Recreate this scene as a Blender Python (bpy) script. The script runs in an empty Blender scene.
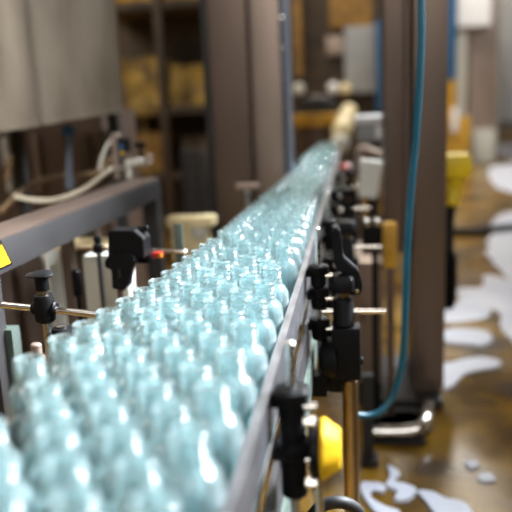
import bpy, bmesh, math, random
import numpy as np
from mathutils import Vector, Matrix, noise
random.seed(7)
SC = bpy.context.scene
COL = SC.collection
PI = math.pi

# ------------------------------------------------------------------ camera
F = 700.0
CAM = Vector((0.0, 0.0, 1.0))
yv = Vector((98.0, -152.0, 700.0)).normalized()          # conveyor direction in camera axes (right, down, forward)
bx = 0.0437
bz = (0.2171 - 0.14 * bx)
dn = Vector((bx, 1.0, bz)); dn = (dn - yv * dn.dot(yv)).normalized()
zv = -dn
xv = Vector((yv.y * zv.z - yv.z * zv.y, yv.z * zv.x - yv.x * zv.z, yv.x * zv.y - yv.y * zv.x))
if xv.x < 0: xv = -xv
# world vectors of the camera axes
R = Vector((xv.x, yv.x, zv.x)); D = Vector((xv.y, yv.y, zv.y)); FW = Vector((xv.z, yv.z, zv.z))
cd = bpy.data.cameras.new('camera'); cam = bpy.data.objects.new('camera', cd); COL.objects.link(cam)
M = Matrix((R, -D, -FW)).transposed().to_4x4(); M.translation = CAM
cam.matrix_world = M
cd.sensor_width = 36.0; cd.lens = F / 512 * 36
cd.clip_start = 0.02; cd.clip_end = 80
cd.dof.use_dof = True; cd.dof.focus_distance = 1.02; cd.dof.aperture_fstop = 2.5
SC.camera = cam

def ray(px, py):
    return R * ((px - 256) / F) + D * ((py - 256) / F) + FW
def at(px, py, Y):
    d = ray(px, py); return CAM + d * (Y / d.y)
def atz(px, py, z):
    d = ray(px, py); return CAM + d * ((z - CAM.z) / d.z)

# ------------------------------------------------------------------ materials
def mat(name, col, rough=0.5, metal=0.0, var=0.0, scale=8.0, col2=None, stretch=(1, 1, 1), bump=0.0, rvar=0.0, **kw):
    m = bpy.data.materials.new(name); m.use_nodes = True
    nt = m.node_tree; b = nt.nodes['Principled BSDF']
    b.inputs['Base Color'].default_value = (*col, 1); b.inputs['Roughness'].default_value = rough
    b.inputs['Metallic'].default_value = metal
    for k, v in kw.items():
        b.inputs[k.replace('_', ' ')].default_value = v
    if var or col2 or bump or rvar:
        tc = nt.nodes.new('ShaderNodeTexCoord'); mp = nt.nodes.new('ShaderNodeMapping')
        mp.inputs['Scale'].default_value = stretch
        nz = nt.nodes.new('ShaderNodeTexNoise'); nz.inputs['Scale'].default_value = scale; nz.inputs['Detail'].default_value = 5
        nt.links.new(tc.outputs['Object'], mp.inputs['Vector']); nt.links.new(mp.outputs['Vector'], nz.inputs['Vector'])
        if var or col2:
            cr = nt.nodes.new('ShaderNodeValToRGB')
            c2 = col2 if col2 else tuple(c * (1 - var) for c in col)
            cr.color_ramp.elements[0].position = 0.35; cr.color_ramp.elements[1].position = 0.65
            cr.color_ramp.elements[0].color = (*c2, 1); cr.color_ramp.elements[1].color = (*col, 1)
            nt.links.new(nz.outputs['Fac'], cr.inputs['Fac']); nt.links.new(cr.outputs['Color'], b.inputs['Base Color'])
        if rvar:
            mr = nt.nodes.new('ShaderNodeMapRange'); mr.inputs['From Min'].default_value = .3; mr.inputs['From Max'].default_value = .7
            mr.inputs['To Min'].default_value = max(0, rough - rvar); mr.inputs['To Max'].default_value = rough + rvar
            nt.links.new(nz.outputs['Fac'], mr.inputs['Value']); nt.links.new(mr.outputs['Result'], b.inputs['Roughness'])
        if bump:
            bp = nt.nodes.new('ShaderNodeBump'); bp.inputs['Strength'].default_value = bump; bp.inputs['Distance'].default_value = 0.01
            nt.links.new(nz.outputs['Fac'], bp.inputs['Height']); nt.links.new(bp.outputs['Normal'], b.inputs['Normal'])
    return m

glass = mat('aqua_glass', (0.79, 0.962, 0.985), 0.015, Transmission_Weight=0.885, IOR=1.5)
steel = mat('brushed_steel', (0.62, 0.60, 0.58), 0.3, 1.0, var=.25, scale=30, stretch=(1, .15, 1), rvar=.08)
chrome = mat('bright_steel', (0.80, 0.79, 0.77), 0.16, 1.0)
railm = mat('worn_steel_rail', (0.27, 0.27, 0.295), 0.36, 0.9, var=.4, scale=60, stretch=(1, .3, 1))
hopm = mat('stained_steel', (0.40, 0.355, 0.30), 0.36, 0.45, col2=(0.22, 0.185, 0.15), scale=4, stretch=(1.6, 1.6, .5), rvar=.08)
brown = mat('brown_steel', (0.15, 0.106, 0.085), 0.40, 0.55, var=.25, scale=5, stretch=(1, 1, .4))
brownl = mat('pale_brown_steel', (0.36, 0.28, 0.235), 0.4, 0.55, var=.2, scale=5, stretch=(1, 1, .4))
colm = mat('column_steel', (0.17, 0.125, 0.10), 0.38, 0.6, var=.2, scale=4, stretch=(1, 1, .3))
beamm = mat('beam_steel', (0.030, 0.028, 0.029), 0.5, 0.1, var=.2, scale=9, Specular_IOR_Level=.3)
black = mat('black_plastic', (0.005, 0.005, 0.006), 0.5, var=.3, scale=40, Specular_IOR_Level=.12)
rubber = mat('black_rubber', (0.01, 0.01, 0.011), 0.6, var=.3, scale=30)
brass = mat('aged_brass_tube', (0.42, 0.33, 0.22), 0.28, 1.0, var=.2, scale=20)
yellow = mat('yellow_plastic', (0.60, 0.36, 0.005), 0.6, col2=(0.50, 0.29, 0.005), scale=25, Specular_IOR_Level=.2)
yellowb = mat('bright_yellow_paint', (0.90, 0.66, 0.01), 0.4, var=.12, scale=20)
yellow2 = mat('amber_paint', (0.66, 0.36, 0.03), 0.45, var=.45, scale=7)
bluem = mat('blue_hose_plastic', (0.004, 0.085, 0.135), 0.35, var=.15, scale=10)
bluep = mat('blue_paint', (0.01, 0.09, 0.22), 0.45, var=.2, scale=6)
bluegrey = mat('blue_grey_steel', (0.10, 0.12, 0.16), 0.4, .4, var=.2, scale=9)
cream = mat('cream_paint', (0.56, 0.56, 0.51), 0.5, var=.08, scale=8)
creamy = mat('yellowed_plastic', (0.78, 0.66, 0.38), 0.5, var=.15, scale=8)
hosem = mat('milky_hose', (0.55, 0.50, 0.40), 0.4, var=.15, scale=20)
white = mat('white_paint', (0.82, 0.83, 0.85), 0.5, var=.05, scale=6)
red = mat('red_plastic', (0.42, 0.02, 0.015), 0.4, var=.1, scale=20)
ochre = mat('ochre_wrap', (0.50, 0.33, 0.07), 0.45, col2=(0.13, 0.075, 0.02), scale=7, bump=.3)
amber = mat('amber_cloth', (0.32, 0.17, 0.03), 0.55, col2=(0.16, 0.085, 0.02), scale=8)
dark = mat('dark_brown_paint', (0.075, 0.048, 0.026), 0.6, col2=(0.035, 0.024, 0.014), scale=5)
greym = mat('grey_paint', (0.30, 0.31, 0.32), 0.5, var=.2, scale=6)
wallm = mat('brown_plaster', (0.17, 0.115, 0.06), 0.8, col2=(0.075, 0.05, 0.028), scale=1.6, stretch=(1, 1, .5))
ceilm = mat('dusty_ceiling', (0.72, 0.72, 0.71), 0.9, var=.2, scale=1)
glarem = mat('painted_glare', (0.50, 0.53, 0.62), 0.45, var=.06, scale=14, bump=.2)  # pale base colour carries the shine of the puddles
greenm = mat('green_grey_paint', (0.09, 0.12, 0.105), 0.45, .2, var=.2, scale=12)

floorm = bpy.data.materials.new('wet_ochre_floor'); floorm.use_nodes = True
nt = floorm.node_tree; b = nt.nodes['Principled BSDF']
tc = nt.nodes.new('ShaderNodeTexCoord')
nz = nt.nodes.new('ShaderNodeTexNoise'); nz.inputs['Scale'].default_value = 3.2; nz.inputs['Detail'].default_value = 5
cr = nt.nodes.new('ShaderNodeValToRGB')
cr.color_ramp.elements[0].position = .36; cr.color_ramp.elements[0].color = (0.035, 0.017, 0.004, 1)
cr.color_ramp.elements[1].position = .62; cr.color_ramp.elements[1].color = (0.25, 0.135, 0.012, 1)
nz2 = nt.nodes.new('ShaderNodeTexNoise'); nz2.inputs['Scale'].default_value = 1.1; nz2.inputs['Detail'].default_value = 3
mr = nt.nodes.new('ShaderNodeMapRange'); mr.inputs['From Min'].default_value = .4; mr.inputs['From Max'].default_value = .6
mr.inputs['To Min'].default_value = .13; mr.inputs['To Max'].default_value = .3
nt.links.new(tc.outputs['Object'], nz.inputs['Vector']); nt.links.new(tc.outputs['Object'], nz2.inputs['Vector'])
nt.links.new(nz.outputs['Fac'], cr.inputs['Fac']); nt.links.new(cr.outputs['Color'], b.inputs['Base Color'])
nt.links.new(nz2.outputs['Fac'], mr.inputs['Value']); nt.links.new(mr.outputs['Result'], b.inputs['Roughness'])
bp = nt.nodes.new('ShaderNodeBump'); bp.inputs['Strength'].default_value = .08; bp.inputs['Distance'].default_value = .02
nt.links.new(nz.outputs['Fac'], bp.inputs['Height']); nt.links.new(bp.outputs['Normal'], b.inputs['Normal'])

# ------------------------------------------------------------------ builders
def wloc(o):
    v = Vector((0, 0, 0))
    while o: v = v + o.location; o = o.parent
    return v
def obj(name, bm, m, parent=None, smooth=True):
    bmesh.ops.recalc_face_normals(bm, faces=bm.faces[:])
    cs = [v.co for v in bm.verts]
    c = Vector(((min(p.x for p in cs) + max(p.x for p in cs)) / 2, (min(p.y for p in cs) + max(p.y for p in cs)) / 2, min(p.z for p in cs)))
    for v in bm.verts: v.co -= c
    me = bpy.data.meshes.new(name); bm.to_mesh(me); bm.free()
    if smooth:
        for p in me.polygons: p.use_smooth = True
        try: me.set_sharp_from_angle(angle=math.radians(38))
        except Exception: pass
    me.materials.append(m)
    o = bpy.data.objects.new(name, me); COL.objects.link(o)
    if parent: o.parent = parent
    o.location = c - (wloc(parent) if parent else Vector((0, 0, 0)))
    return o
def tag(o, label, cat, group=None):
    o['label'] = label; o['category'] = cat
    if group: o['group'] = group
    return o
def thing(name, label, cat, loc, group=None):
    o = bpy.data.objects.new(name, None); COL.objects.link(o); o.location = loc; o.empty_display_size = .05
    return tag(o, label, cat, group)
def struct(name, bm, m):
    o = obj(name, bm, m, smooth=False); o['kind'] = 'structure'; return o
def tree(o): return [o] + [c for k in o.children for c in tree(k)]
def copy_tree(o, parent=None):
    c = o.copy(); COL.objects.link(c)
    if parent: c.parent = parent
    for k in list(o.children): copy_tree(k, c)
    return c
def NB(): return bmesh.new()
def merge(bm, tmp):
    me = bpy.data.meshes.new('t'); tmp.to_mesh(me); tmp.free(); bm.from_mesh(me); bpy.data.meshes.remove(me)
def box(bm, lo, hi, bev=0.0, mx=None):
    t = NB(); bmesh.ops.create_cube(t, size=1)
    lo = Vector(lo); hi = Vector(hi)
    for v in t.verts: v.co = Vector((lo[i] + (v.co[i] + .5) * (hi[i] - lo[i]) for i in range(3)))
    if bev: bmesh.ops.bevel(t, geom=t.edges[:], offset=bev, segments=2, affect='EDGES', profile=.7)
    if mx: bmesh.ops.transform(t, matrix=mx, verts=t.verts[:])
    merge(bm, t); return bm
def frame(d):
    d = d.normalized(); a = Vector((0, 0, 1)) if abs(d.z) < .9 else Vector((1, 0, 0))
    u = d.cross(a).normalized(); return u, d.cross(u).normalized()
def sweep(bm, rings, caps=True):
    t = NB(); vs = [[t.verts.new(p) for p in r] for r in rings]; n = len(rings[0])
    for a, c in zip(vs, vs[1:]):
        for i in range(n): t.faces.new((a[i], a[(i + 1) % n], c[(i + 1) % n], c[i]))
    if caps: t.faces.new(vs[0]); t.faces.new(vs[-1])
    bmesh.ops.recalc_face_normals(t, faces=t.faces[:]); merge(bm, t); return bm
def lathe(bm, base, axis, prof, seg=28, lobes=0, amp=0.0):
    """solid of revolution: prof = [(radius, distance along axis)]"""
    base = Vector(base); axis = Vector(axis).normalized(); u, w = frame(axis); rings = []
    for r, h in prof:
        ring = []
        for i in range(seg):
            a = 2 * PI * i / seg; rr = max(r, 1e-5) * (1 + amp * math.cos(lobes * a))
            ring.append(base + axis * h + (u * math.cos(a) + w * math.sin(a)) * rr)
        rings.append(ring)
    return sweep(bm, rings)
def rod(bm, p0, p1, r, seg=20, ch=.12):
    p0 = Vector(p0); p1 = Vector(p1); L = (p1 - p0).length; c = min(r * ch * 2, L * .2)
    return lathe(bm, p0, p1 - p0, [(r - c, 0), (r, c), (r, L - c), (r - c, L)], seg)
def spline(pts, n=8):
    P = [Vector(p) for p in pts]; P = [P[0] * 2 - P[1]] + P + [P[-1] * 2 - P[-2]]; out = []
    for i in range(1, len(P) - 2):
        for k in range(n):
            t = k / n; a, b_, c, d = P[i - 1:i + 3]
            out.append(.5 * (2 * b_ + (c - a) * t + (2 * a - 5 * b_ + 4 * c - d) * t * t + (3 * b_ - a - 3 * c + d) * t ** 3))
    out.append(P[-2]); return out
def tube(bm, pts, r, seg=12, n=8, ribs=0.0):
    P = spline(pts, n); rings = []; u = None
    for i, p in enumerate(P):
        d = (P[min(i + 1, len(P) - 1)] - P[max(i - 1, 0)]).normalized()
        u = frame(d)[0] if u is None else (u - d * u.dot(d)).normalized()
        w = d.cross(u); rr = r * (1 + (ribs if i % 2 else 0))
        rings.append([p + (u * math.cos(2 * PI * k / seg) + w * math.sin(2 * PI * k / seg)) * rr for k in range(seg)])
    return sweep(bm, rings)
def slab(bm, pts, ext, bev=0.0):
    """closed outline pushed along ext"""
    t = NB(); vs = [t.verts.new(Vector(p)) for p in pts]; f = t.faces.new(vs)
    r = bmesh.ops.extrude_face_region(t, geom=[f]); ext = Vector(ext)
    for v in r['geom']:
        if isinstance(v, bmesh.types.BMVert): v.co += ext
    bmesh.ops.recalc_face_normals(t, faces=t.faces[:])
    if bev: bmesh.ops.bevel(t, geom=t.edges[:], offset=bev, segments=2, affect='EDGES')
    merge(bm, t); return bm

# ------------------------------------------------------------------ the setting
struct('floor', box(NB(), (-6, -4, -.1), (9, 16, 0)), floorm)
struct('wall_back', box(NB(), (-6, 16, 0), (9, 16.2, 6)), wallm)
struct('wall_left', box(NB(), (-6.2, -4, 0), (-6, 16, 6)), wallm)
struct('wall_right', box(NB(), (9, -4, 0), (9.2, 16, 6)), cream)
struct('wall_front', box(NB(), (-6, -4.2, 0), (9, -4, 6)), wallm)
struct('ceiling', box(NB(), (-6, -4, 6), (9, 16, 6.2)), ceilm)

# ------------------------------------------------------------------ conveyor
ZB = 0.619                                  # belt level
XR = -0.100                                 # inner face of the right guide rail
LY = [0.15, 0.35, 0.72, 0.845, 0.96, 1.19, 1.40, 1.76, 2.24, 2.60, 3.0, 3.4, 3.9, 4.8]
LX = [-.372, -.357, -.314, -.2925, -.278, -.263, -.253, -.243, -.231, -.226, -.228, -.235, -.228, -.19]     # bottle centres along the left edge
def xl(y): return float(np.interp(y, LY, LX)) - .0295
t = thing('bottle_conveyor', 'long steel conveyor with a metal belt running back under the crowd of glass bottles', 'conveyor', (-.2, 2.5, 0))
ys = [0.0] + LY[1:]
def ribbon(z0, z1, f0, f1):
    bm = NB(); rings = []
    for y in ys:
        a, c = f0(y), f1(y)
        rings.append([Vector((a, y, z0)), Vector((c, y, z0)), Vector((c, y, z1)), Vector((a, y, z1))])
    return sweep(bm, rings)
obj('belt', ribbon(ZB - .012, ZB, lambda y: xl(y) - .002, lambda y: XR - .0005), steel, t, False)
obj('side_frame', ribbon(.47, ZB - .013, lambda y: XR + .004, lambda y: XR + .012), beamm, t, False)
obj('side_frame', ribbon(.47, ZB - .013, lambda y: xl(y) - .012, lambda y: xl(y) - .004), steel, t, False)
obj('wear_strip', ribbon(.5, .56, lambda y: XR + .013, lambda y: XR + .019), greenm, t, False)
for y in (.3, 1.5, 2.9, 4.4):
    for x in (XR - .03, xl(y) + .03):
        bm = NB(); box(bm, (x - .02, y - .02, .012), (x + .02, y + .02, .60), .004)
        lg = obj('leg', bm, steel, t); obj('foot', lathe(NB(), (x, y, 0), (0, 0, 1), [(.04, 0), (.04, .006), (.02, .014)]), rubber, lg)
g = tag(obj('guide_rail', ribbon(.663, .713, lambda y: XR, lambda y: XR + .010), railm, smooth=False),
        'bright worn flat steel guide rail along the right edge of the bottles', 'rail')
tag(obj('guide_rail', ribbon(.665, .695, lambda y: xl(y) - .008, lambda y: xl(y)), railm, smooth=False),
    'steel guide rail behind the left edge of the bottle crowd', 'rail')

# ------------------------------------------------------------------ bottles
prof = [(.0215, .0), (.0248, .0015), (.0263, .006), (.0269, .014), (.0269, .094), (.0268, .100), (.0262, .1065), (.0246, .1120), (.0221, .1162), (.0190, .1188), (.0163, .1202), (.0148, .1214), (.0144, .1226),
        (.0146, .1236), (.0158, .1243), (.0162, .1256), (.0158, .1270), (.0144, .1279), (.0142, .1296), (.0145, .1310), (.0156, .1320), (.0157, .1330), (.0145, .1341), (.0142, .1356), (.0145, .1370), (.0156, .1379), (.0157, .1388), (.0145, .1399),
        (.0144, .1414), (.0151, .1428), (.0155, .1446), (.0150, .1463), (.0140, .147), (.0128, .1468), (.0120, .1455), (.0117, .142), (.0117, .124), (.0124, .1206), (.0146, .1180), (.0180, .1158), (.0209, .1126),
        (.0231, .1082), (.0245, .102), (.0252, .094), (.0252, .016), (.0242, .009), (.019, .006), (.0, .0055)]
prof = [(r if r < .0163 or h < .001 and r < .01 else .0163 + (r - .0163) * .868, h) for r, h in prof]
def bottle_mesh():
    t = NB(); seg = 36; rings = []
    for r, h in prof[:-1]: rings.append([t.verts.new((r * math.cos(2 * PI * i / seg), r * math.sin(2 * PI * i / seg), h)) for i in range(seg)])
    for a, c in zip(rings, rings[1:]):
        for i in range(seg): t.faces.new((a[i], a[(i + 1) % seg], c[(i + 1) % seg], c[i]))
    c0 = t.verts.new((0, 0, .003)); c1 = t.verts.new((0, 0, .0055))
    for i in range(seg):
        t.faces.new((rings[0][(i + 1) % seg], rings[0][i], c0)); t.faces.new((rings[-1][i], rings[-1][(i + 1) % seg], c1))
    return t
# packing: a settled crowd of equal discs between the two rails
S = .0525; hi = XR - .0263
pts = []; y = .2; k = 0
while y < 4.6:
    lo_ = float(np.interp(y, LY, LX)); n = int((hi - lo_) / S + .6) + 1
    pts += [(v, y) for v in [hi - (k % 2) * .5 * S - S * q for q in range(n + 1)] if v > lo_ - .012]
    y += S * .87; k += 1
P = np.array(pts) + np.random.default_rng(4).normal(0, .0015, (len(pts), 2))
for it in range(400):
    d = P[:, None] - P[None]; L = np.sqrt((d ** 2).sum(-1)); np.fill_diagonal(L, 9)
    P = P + (d / L[..., None] * (np.clip(S - L, 0, None) * .4)[..., None]).sum(1)
    lx = np.interp(P[:, 1], LY, LX)
    if it < 320: P[:, 0] -= np.where(P[:, 0] < lx + .03, .0005, 0)
    P[:, 0] = np.minimum(np.maximum(P[:, 0], lx), hi); P[:, 1] = np.maximum(P[:, 1], .2)
d = P[:, None] - P[None]; L = np.sqrt((d ** 2).sum(-1)); np.fill_diagonal(L, 9)
keep = []
for i in np.argsort(P[:, 1]):
    if all(L[i, j] > .0512 for j in keep): keep.append(int(i))
P = P[keep]
order = np.argsort(P[:, 1]); P = P[order]
print('BOTTLES', len(P))
b0 = obj('glass_bottle', bottle_mesh(), glass)
words = ['first', 'second', 'third', 'fourth', 'fifth', 'sixth', 'seventh', 'eighth', 'ninth', 'tenth', 'eleventh', 'twelfth']
edge_n = 0
for i, (x, y) in enumerate(P):
    o = b0 if i == 0 else b0.copy()
    if i: COL.objects.link(o)
    o.location = (x, y, ZB); o.rotation_euler = (0, 0, random.uniform(0, 6))
    le = np.interp(y, LY, LX)
    if .66 < y < 1.4 and x < le + .012 and edge_n < 12:
        tag(o, 'empty aqua bottle, %s along the left edge counting back from the black rod clamp' % words[edge_n], 'bottle', 'glass bottles on the conveyor'); edge_n += 1
    elif y > 2.9:
        tag(o, 'small blurred glass bottle in the narrow far lane of the conveyor', 'bottle', 'glass bottles on the conveyor')
    elif x > XR - .034:
        tag(o, 'empty aqua glass bottle in the row against the bright right guide rail', 'bottle', 'glass bottles on the conveyor')
    else:
        tag(o, 'open aqua glass bottle packed in the middle of the crowd on the conveyor', 'bottle', 'glass bottles on the conveyor')

# ------------------------------------------------------------------ right-hand rail supports
def knob_prof(r, h): return [(r * .55, 0), (r * .9, h * .04), (r, h * .14), (r, h * .62), (r * .86, h * .8), (r * .6, h * .95), (r * .4, h)]
XV = -.068
def support(Y, label, zs, ztop, zrod, xend, lever, post, yellow_knob=False):
    t = thing('rail_support', label, 'bracket', (XV, Y, .47), 'rail supports along the right of the conveyor')
    obj('upright_rod', rod(NB(), (XV, Y, .50), (XV, Y, ztop), .0048), steel, t)
    bm = NB(); box(bm, (XR + .0125, Y - .02, .475), (XV + .012, Y + .02, .515), .002); obj('mount_block', bm, black, t)
    for z in zs:
        bm = NB(); lathe(bm, (XV, Y, z - .026), (0, 0, 1), [(.010, 0), (.0135, .003), (.0148, .012), (.0152, .022), (.0185, .025), (.0195, .028), (.0195, .037), (.0165, .040), (.008, .041)], 36, 6, .05)
        c = obj('collar', bm, black, t)
        bm = NB(); rod(bm, (XV + .012, Y - .008, z - .004), (XV + .027, Y - .008, z - .004), .0042, 12); obj('screw', bm, chrome, c)
        bm = NB(); box(bm, (XR + .0105, Y - .008, z - .007), (XV - .008, Y + .008, z + .007), .002)
        obj('rail_grip', bm, black, c)
    xk = -.024
    if not yellow_knob:
        obj('cross_rod', rod(NB(), (XV + .004, Y, zrod), (xend, Y, zrod), .0052), chrome, t)
        bm = NB(); lathe(bm, (xk, Y, zrod - .024), (0, 0, 1), [(.018, 0), (.0205, .001), (.0205, .004), (.0195, .006), (.0195, .046), (.0175, .05), (.012, .051)], 30)
        cl = obj('cross_clamp', bm, black, t)
        obj('nut', lathe(NB(), (xk, Y, zrod + .0275), (0, 0, 1), [(.013, 0), (.0135, .002), (.0135, .008), (.012, .009)], 6), brass, cl)
        bm = NB(); lathe(bm, (xk, Y, zrod + .037), (0, 0, 1), [(.016, 0), (.024, .003), (.0255, .008), (.0255, .026), (.021, .032), (.012, .034)], 40, 5, .07)
        obj('hand_knob', bm, black, cl)
        bm = NB(); box(bm, (xk - .022, Y - .022, zrod - .125), (xk + .030, Y + .022, zrod - .026), .006); rod(bm, (xk + .026, Y - .01, zrod - .09), (xk + .034, Y - .01, zrod - .09), .008)
        lathe(bm, (xk - .046, Y, zrod - .088), (1, 0, 0), [(.018, 0), (.034, .006), (.038, .016), (.038, .03), (.03, .034)])
        box(bm, (XV + .008, Y + .024, zrod - .17), (xk + .012, Y + .05, zrod - .035), .012)
        obj('clamp_block', bm, black, t)
    if lever:
        a = [(-.006, .155), (.000, .163), (.008, .158), (.011, .135), (.013, .108), (.026, .096), (.040, .083), (.046, .06), (.046, .044), (.040, .036), (.030, .040), (.028, .06), (.018, .074), (.004, .082), (-.004, .10)]
        bm = NB(); slab(bm, [(xk - .012 + p[0], Y - .012, zrod + p[1] - .004) for p in a], (0, .022, 0), .0025)
        lv = obj('bent_arm', bm, black, t)
        obj('bolt', rod(NB(), (xk + .025, Y - .018, zrod + .042), (xk + .025, Y - .010, zrod + .042), .004, 12), chrome, lv)
    if post:
        obj('post', rod(NB(), (xk + .010, Y, .0), (xk + .010, Y, zrod - .127), .0145), brass, t)
    if yellow_knob:
        bm = NB(); rod(bm, (XV, Y, zs[1] - .05), (XV, Y, zs[0] - .01), .0138, 24); obj('sleeve', bm, black, t)
        obj('cross_rod', rod(NB(), (XV + .004, Y, zrod), (-.05, Y, zrod), .007), steel, t)
        obj('knob_backing', lathe(NB(), (-.050, Y, zrod), (1, 0, 0), [(.024, 0), (.030, .002), (.030, .009), (.022, .0095)]), black, t)
        kn = obj('yellow_knob', lathe(NB(), (-.0402, Y, zrod), (1, 0, 0), [(.026, 0), (.0318, .0015), (.0325, .005), (.0215, .0205), (.0195, .022), (.004, .022)], 40, 8, .025), yellow, t)
        kn['label'] = 'yellow tapered hand knob'
        for dz in (.036, -.032):
            bm = NB(); rod(bm, (-.056, Y - .014, zrod + dz), (-.042, Y - .014, zrod + dz), .0058, 6); obj('hex_bolt', bm, steel, t)
        bm = NB(); box(bm, (-.046, Y + .004, .40), (-.038, Y + .012, zrod - .030), .001); obj('bright_strap', bm, chrome, t)
    return t
support(.675, 'black rail support with the yellow tapered knob, nearest the camera right of the rail', (.704, .645), .767, .650, -.03, False, False, True)
support(1.23, 'black rail support in sharp focus with bent arm, right-pointing rod and brass post', (.706, .664, .606), .788, .633, .053, True, True)
support(1.78, 'black rail support just behind the sharp one, its bright rod beside the blue hose', (.70, .66, .60), .785, .640, .066, False, True)
support(2.33, 'blurred black rail support below the cream plate, with two bright rod ends', (.71, .66, .60), .785, .66, .05, False, False)
support(2.90, 'farthest blurred black rail support beside the red cap', (.71, .66, .61), .785, .67, .05, False, False)

# clutter on the right of the conveyor, behind the sharp support
def px(Y): return Y / F
p = at(345, 167, 2.95)
t = thing('push_button', 'small red button cap on a black stem far along the right rail', 'button', (p.x, p.y, .6))
obj('stem', rod(NB(), (p.x, p.y, .55), (p.x, p.y, p.z - .012), .012), black, t)
rc = obj('red_cap', lathe(NB(), (p.x, p.y, p.z - .012), (0, 0, 1), [(.018, 0), (.024, .004), (.024, .018), (.018, .024), (.004, .026)]), red, t); rc['label'] = 'red cap'
t_base = at(345, 205, 2.95)
p = at(370, 180, 2.75)
t = thing('control_plate', 'tilted cream metal plate standing right of the black supports', 'plate', (p.x, p.y, .6))
a, b_, c, d_ = at(361, 160, 2.8), at(383, 163, 2.8), at(377, 199, 2.7), at(358, 197, 2.7)
obj('plate', slab(NB(), [a, b_, c, d_], (0, .03, .004), .003), cream, t)
bm = NB(); rod(bm, (p.x, p.y + .045, 0), (p.x, p.y + .045, p.z), .012); obj('stand', bm, black, t)
p = at(374, 140, 3.3)
t = thing('control_box', 'pale grey control box with white lid beyond the cream plate', 'box', (p.x, p.y, 0))
bm = NB(); a = at(357, 119, 3.3); c = at(391, 141, 3.3); box(bm, (a.x, 3.3, c.z), (c.x, 3.5, a.z - .02), .008); obj('body', bm, greym, t)
bm = NB(); box(bm, (a.x - .008, 3.29, a.z - .02), (c.x + .004, 3.51, a.z + .012), .006); obj('lid', bm, white, t)
bm = NB(); a2 = at(376, 126, 3.29); c2 = at(391, 138, 3.29); box(bm, (a2.x, 3.28, c2.z), (c2.x, 3.3, a2.z), .004); obj('door', bm, white, t)
bm = NB(); box(bm, (p.x - .03, 3.37, 0), (p.x + .03, 3.43, c.z), .004); obj('pedestal', bm, dark, t)
p = at(372, 150, 3.1)
bm = NB(); a = at(360, 150, 3.1); c = at(395, 160, 3.0); tube(bm, [(a.x, a.y, 0), (a.x, a.y, a.z - .1), a, (a + c) / 2 + Vector((0, 0, .004)), c, c + Vector((.03, .1, -.06))], .016)
tag(obj('bent_pipe', bm, brownl), 'dull steel pipe bending in front of the grey control box', 'pipe')
# two bright round knobs with a bracket arm
p = at(372, 236, 2.08)
t = thing('fitting_bracket', 'black bracket with two shiny round white fittings left of the blue hose', 'bracket', (p.x, 2.07, 0))
bm = NB(); box(bm, (p.x - .03, 2.06, p.z - .05), (p.x + .03, 2.09, p.z + .055), .004); rod(bm, (p.x + .008, 2.075, 0), (p.x + .008, 2.075, p.z - .04), .009); obj('plate', bm, black, t)
for x in (367, 378):
    p = at(x, 222, 2.05)
    bm = NB(); lathe(bm, (p.x, 2.04, p.z), (0, 1, 0), [(.004, 0), (.010, .001), (.0135, .004), (.0135, .018), (.009, .02)]); obj('round_fitting', bm, chrome, t)
p = at(390, 232, 2.15)
bm = NB(); box(bm, (p.x - .022, 2.13, .50), (p.x + .02, 2.18, p.z + .03), .01)
t = thing('drive_unit', 'dull amber drive housing on a dark stand half hidden behind the blue hose', 'housing', (p.x, 2.155, 0))
obj('housing', bm, yellow2, t)
bm = NB(); box(bm, (p.x - .012, 2.14, 0), (p.x + .012, 2.17, .50), .002); obj('stand', bm, brown, t)
# lower steel cabinet left of the column
t = thing('steel_cabinet', 'low brown steel cabinet behind the brass post and left of the tall column', 'cabinet', (.05, 2.4, 0))
bm = NB(); box(bm, (-.005, 2.22, .09), (.085, 2.6, .50), .004); obj('body', bm, brownl, t)
bm = NB(); box(bm, (.01, 2.212, .12), (.08, 2.22, .43), .003); dr = obj('door', bm, brownl, t)
bm = NB(); box(bm, (.015, 2.204, .30), (.022, 2.212, .36), .002); obj('latch', bm, black, dr)
bm = NB(); box(bm, (.0, 2.24, 0), (.08, 2.58, .09)); obj('plinth', bm, rubber, t)

# right-hand steel column
a = at(413, 300, 2.3); c = at(445, 300, 2.3); e = at(386, 300, 2.3)
t = thing('steel_column', 'tall brown steel column right of the conveyor behind the blue hose', 'column', ((a.x + c.x) / 2, 2.4, 0))
bm = NB(); box(bm, (a.x, 2.3, .03), (c.x, 2.62, 3.2), .004); obj('front_face', bm, colm, t)
bm = NB(); box(bm, (e.x, 2.36, .50), (a.x - .001, 2.60, 3.2), .004)
lx = a.x - .03
rod(bm, (lx + .014, 2.34, .52), (lx + .014, 2.34, 3.2), .011)
obj('side_panel', bm, brown, t)
bm = NB(); box(bm, (a.x - .13, 2.22, .0), (c.x - .012, 2.66, .03), .004); obj('base_plate', bm, rubber, t)
# floor pipe with elbow
YP = 1.98
lo = at(371, 440, YP); hi = at(432, 430, YP)
bm = NB(); box(bm, (lo.x, 1.96, 0), (hi.x - .02, 2.215, .012), .004); rod(bm, (hi.x - .07, 2.09, 0), (hi.x - .07, 2.09, .012), .085)
tag(obj('rubber_mat', bm, rubber), 'black rubber mat on the wet floor under the shiny elbow pipe', 'mat')
q = [at(372, 431, YP), at(395, 431, YP), at(411, 430, YP), at(421, 426, YP + .01), at(427, 418, YP + .05), at(428, 409, YP + .12), at(428, 404, YP + .2)]
t = thing('drain_pipe', 'shiny steel pipe with an elbow running low across the foot of the column', 'pipe', (q[1].x, q[1].y, 0.012))
obj('pipe', tube(NB(), q, .0195, 18), chrome, t)
obj('collar', rod(NB(), q[2] - Vector((.006, 0, 0)), q[2] + Vector((.006, 0, 0)), .0225), chrome, t)
bm = NB(); s = at(388, 430, YP); box(bm, (s.x - .014, s.y - .014, .012), (s.x + .014, s.y + .014, s.z - .017), .002); obj('support', bm, rubber, t)
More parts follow.
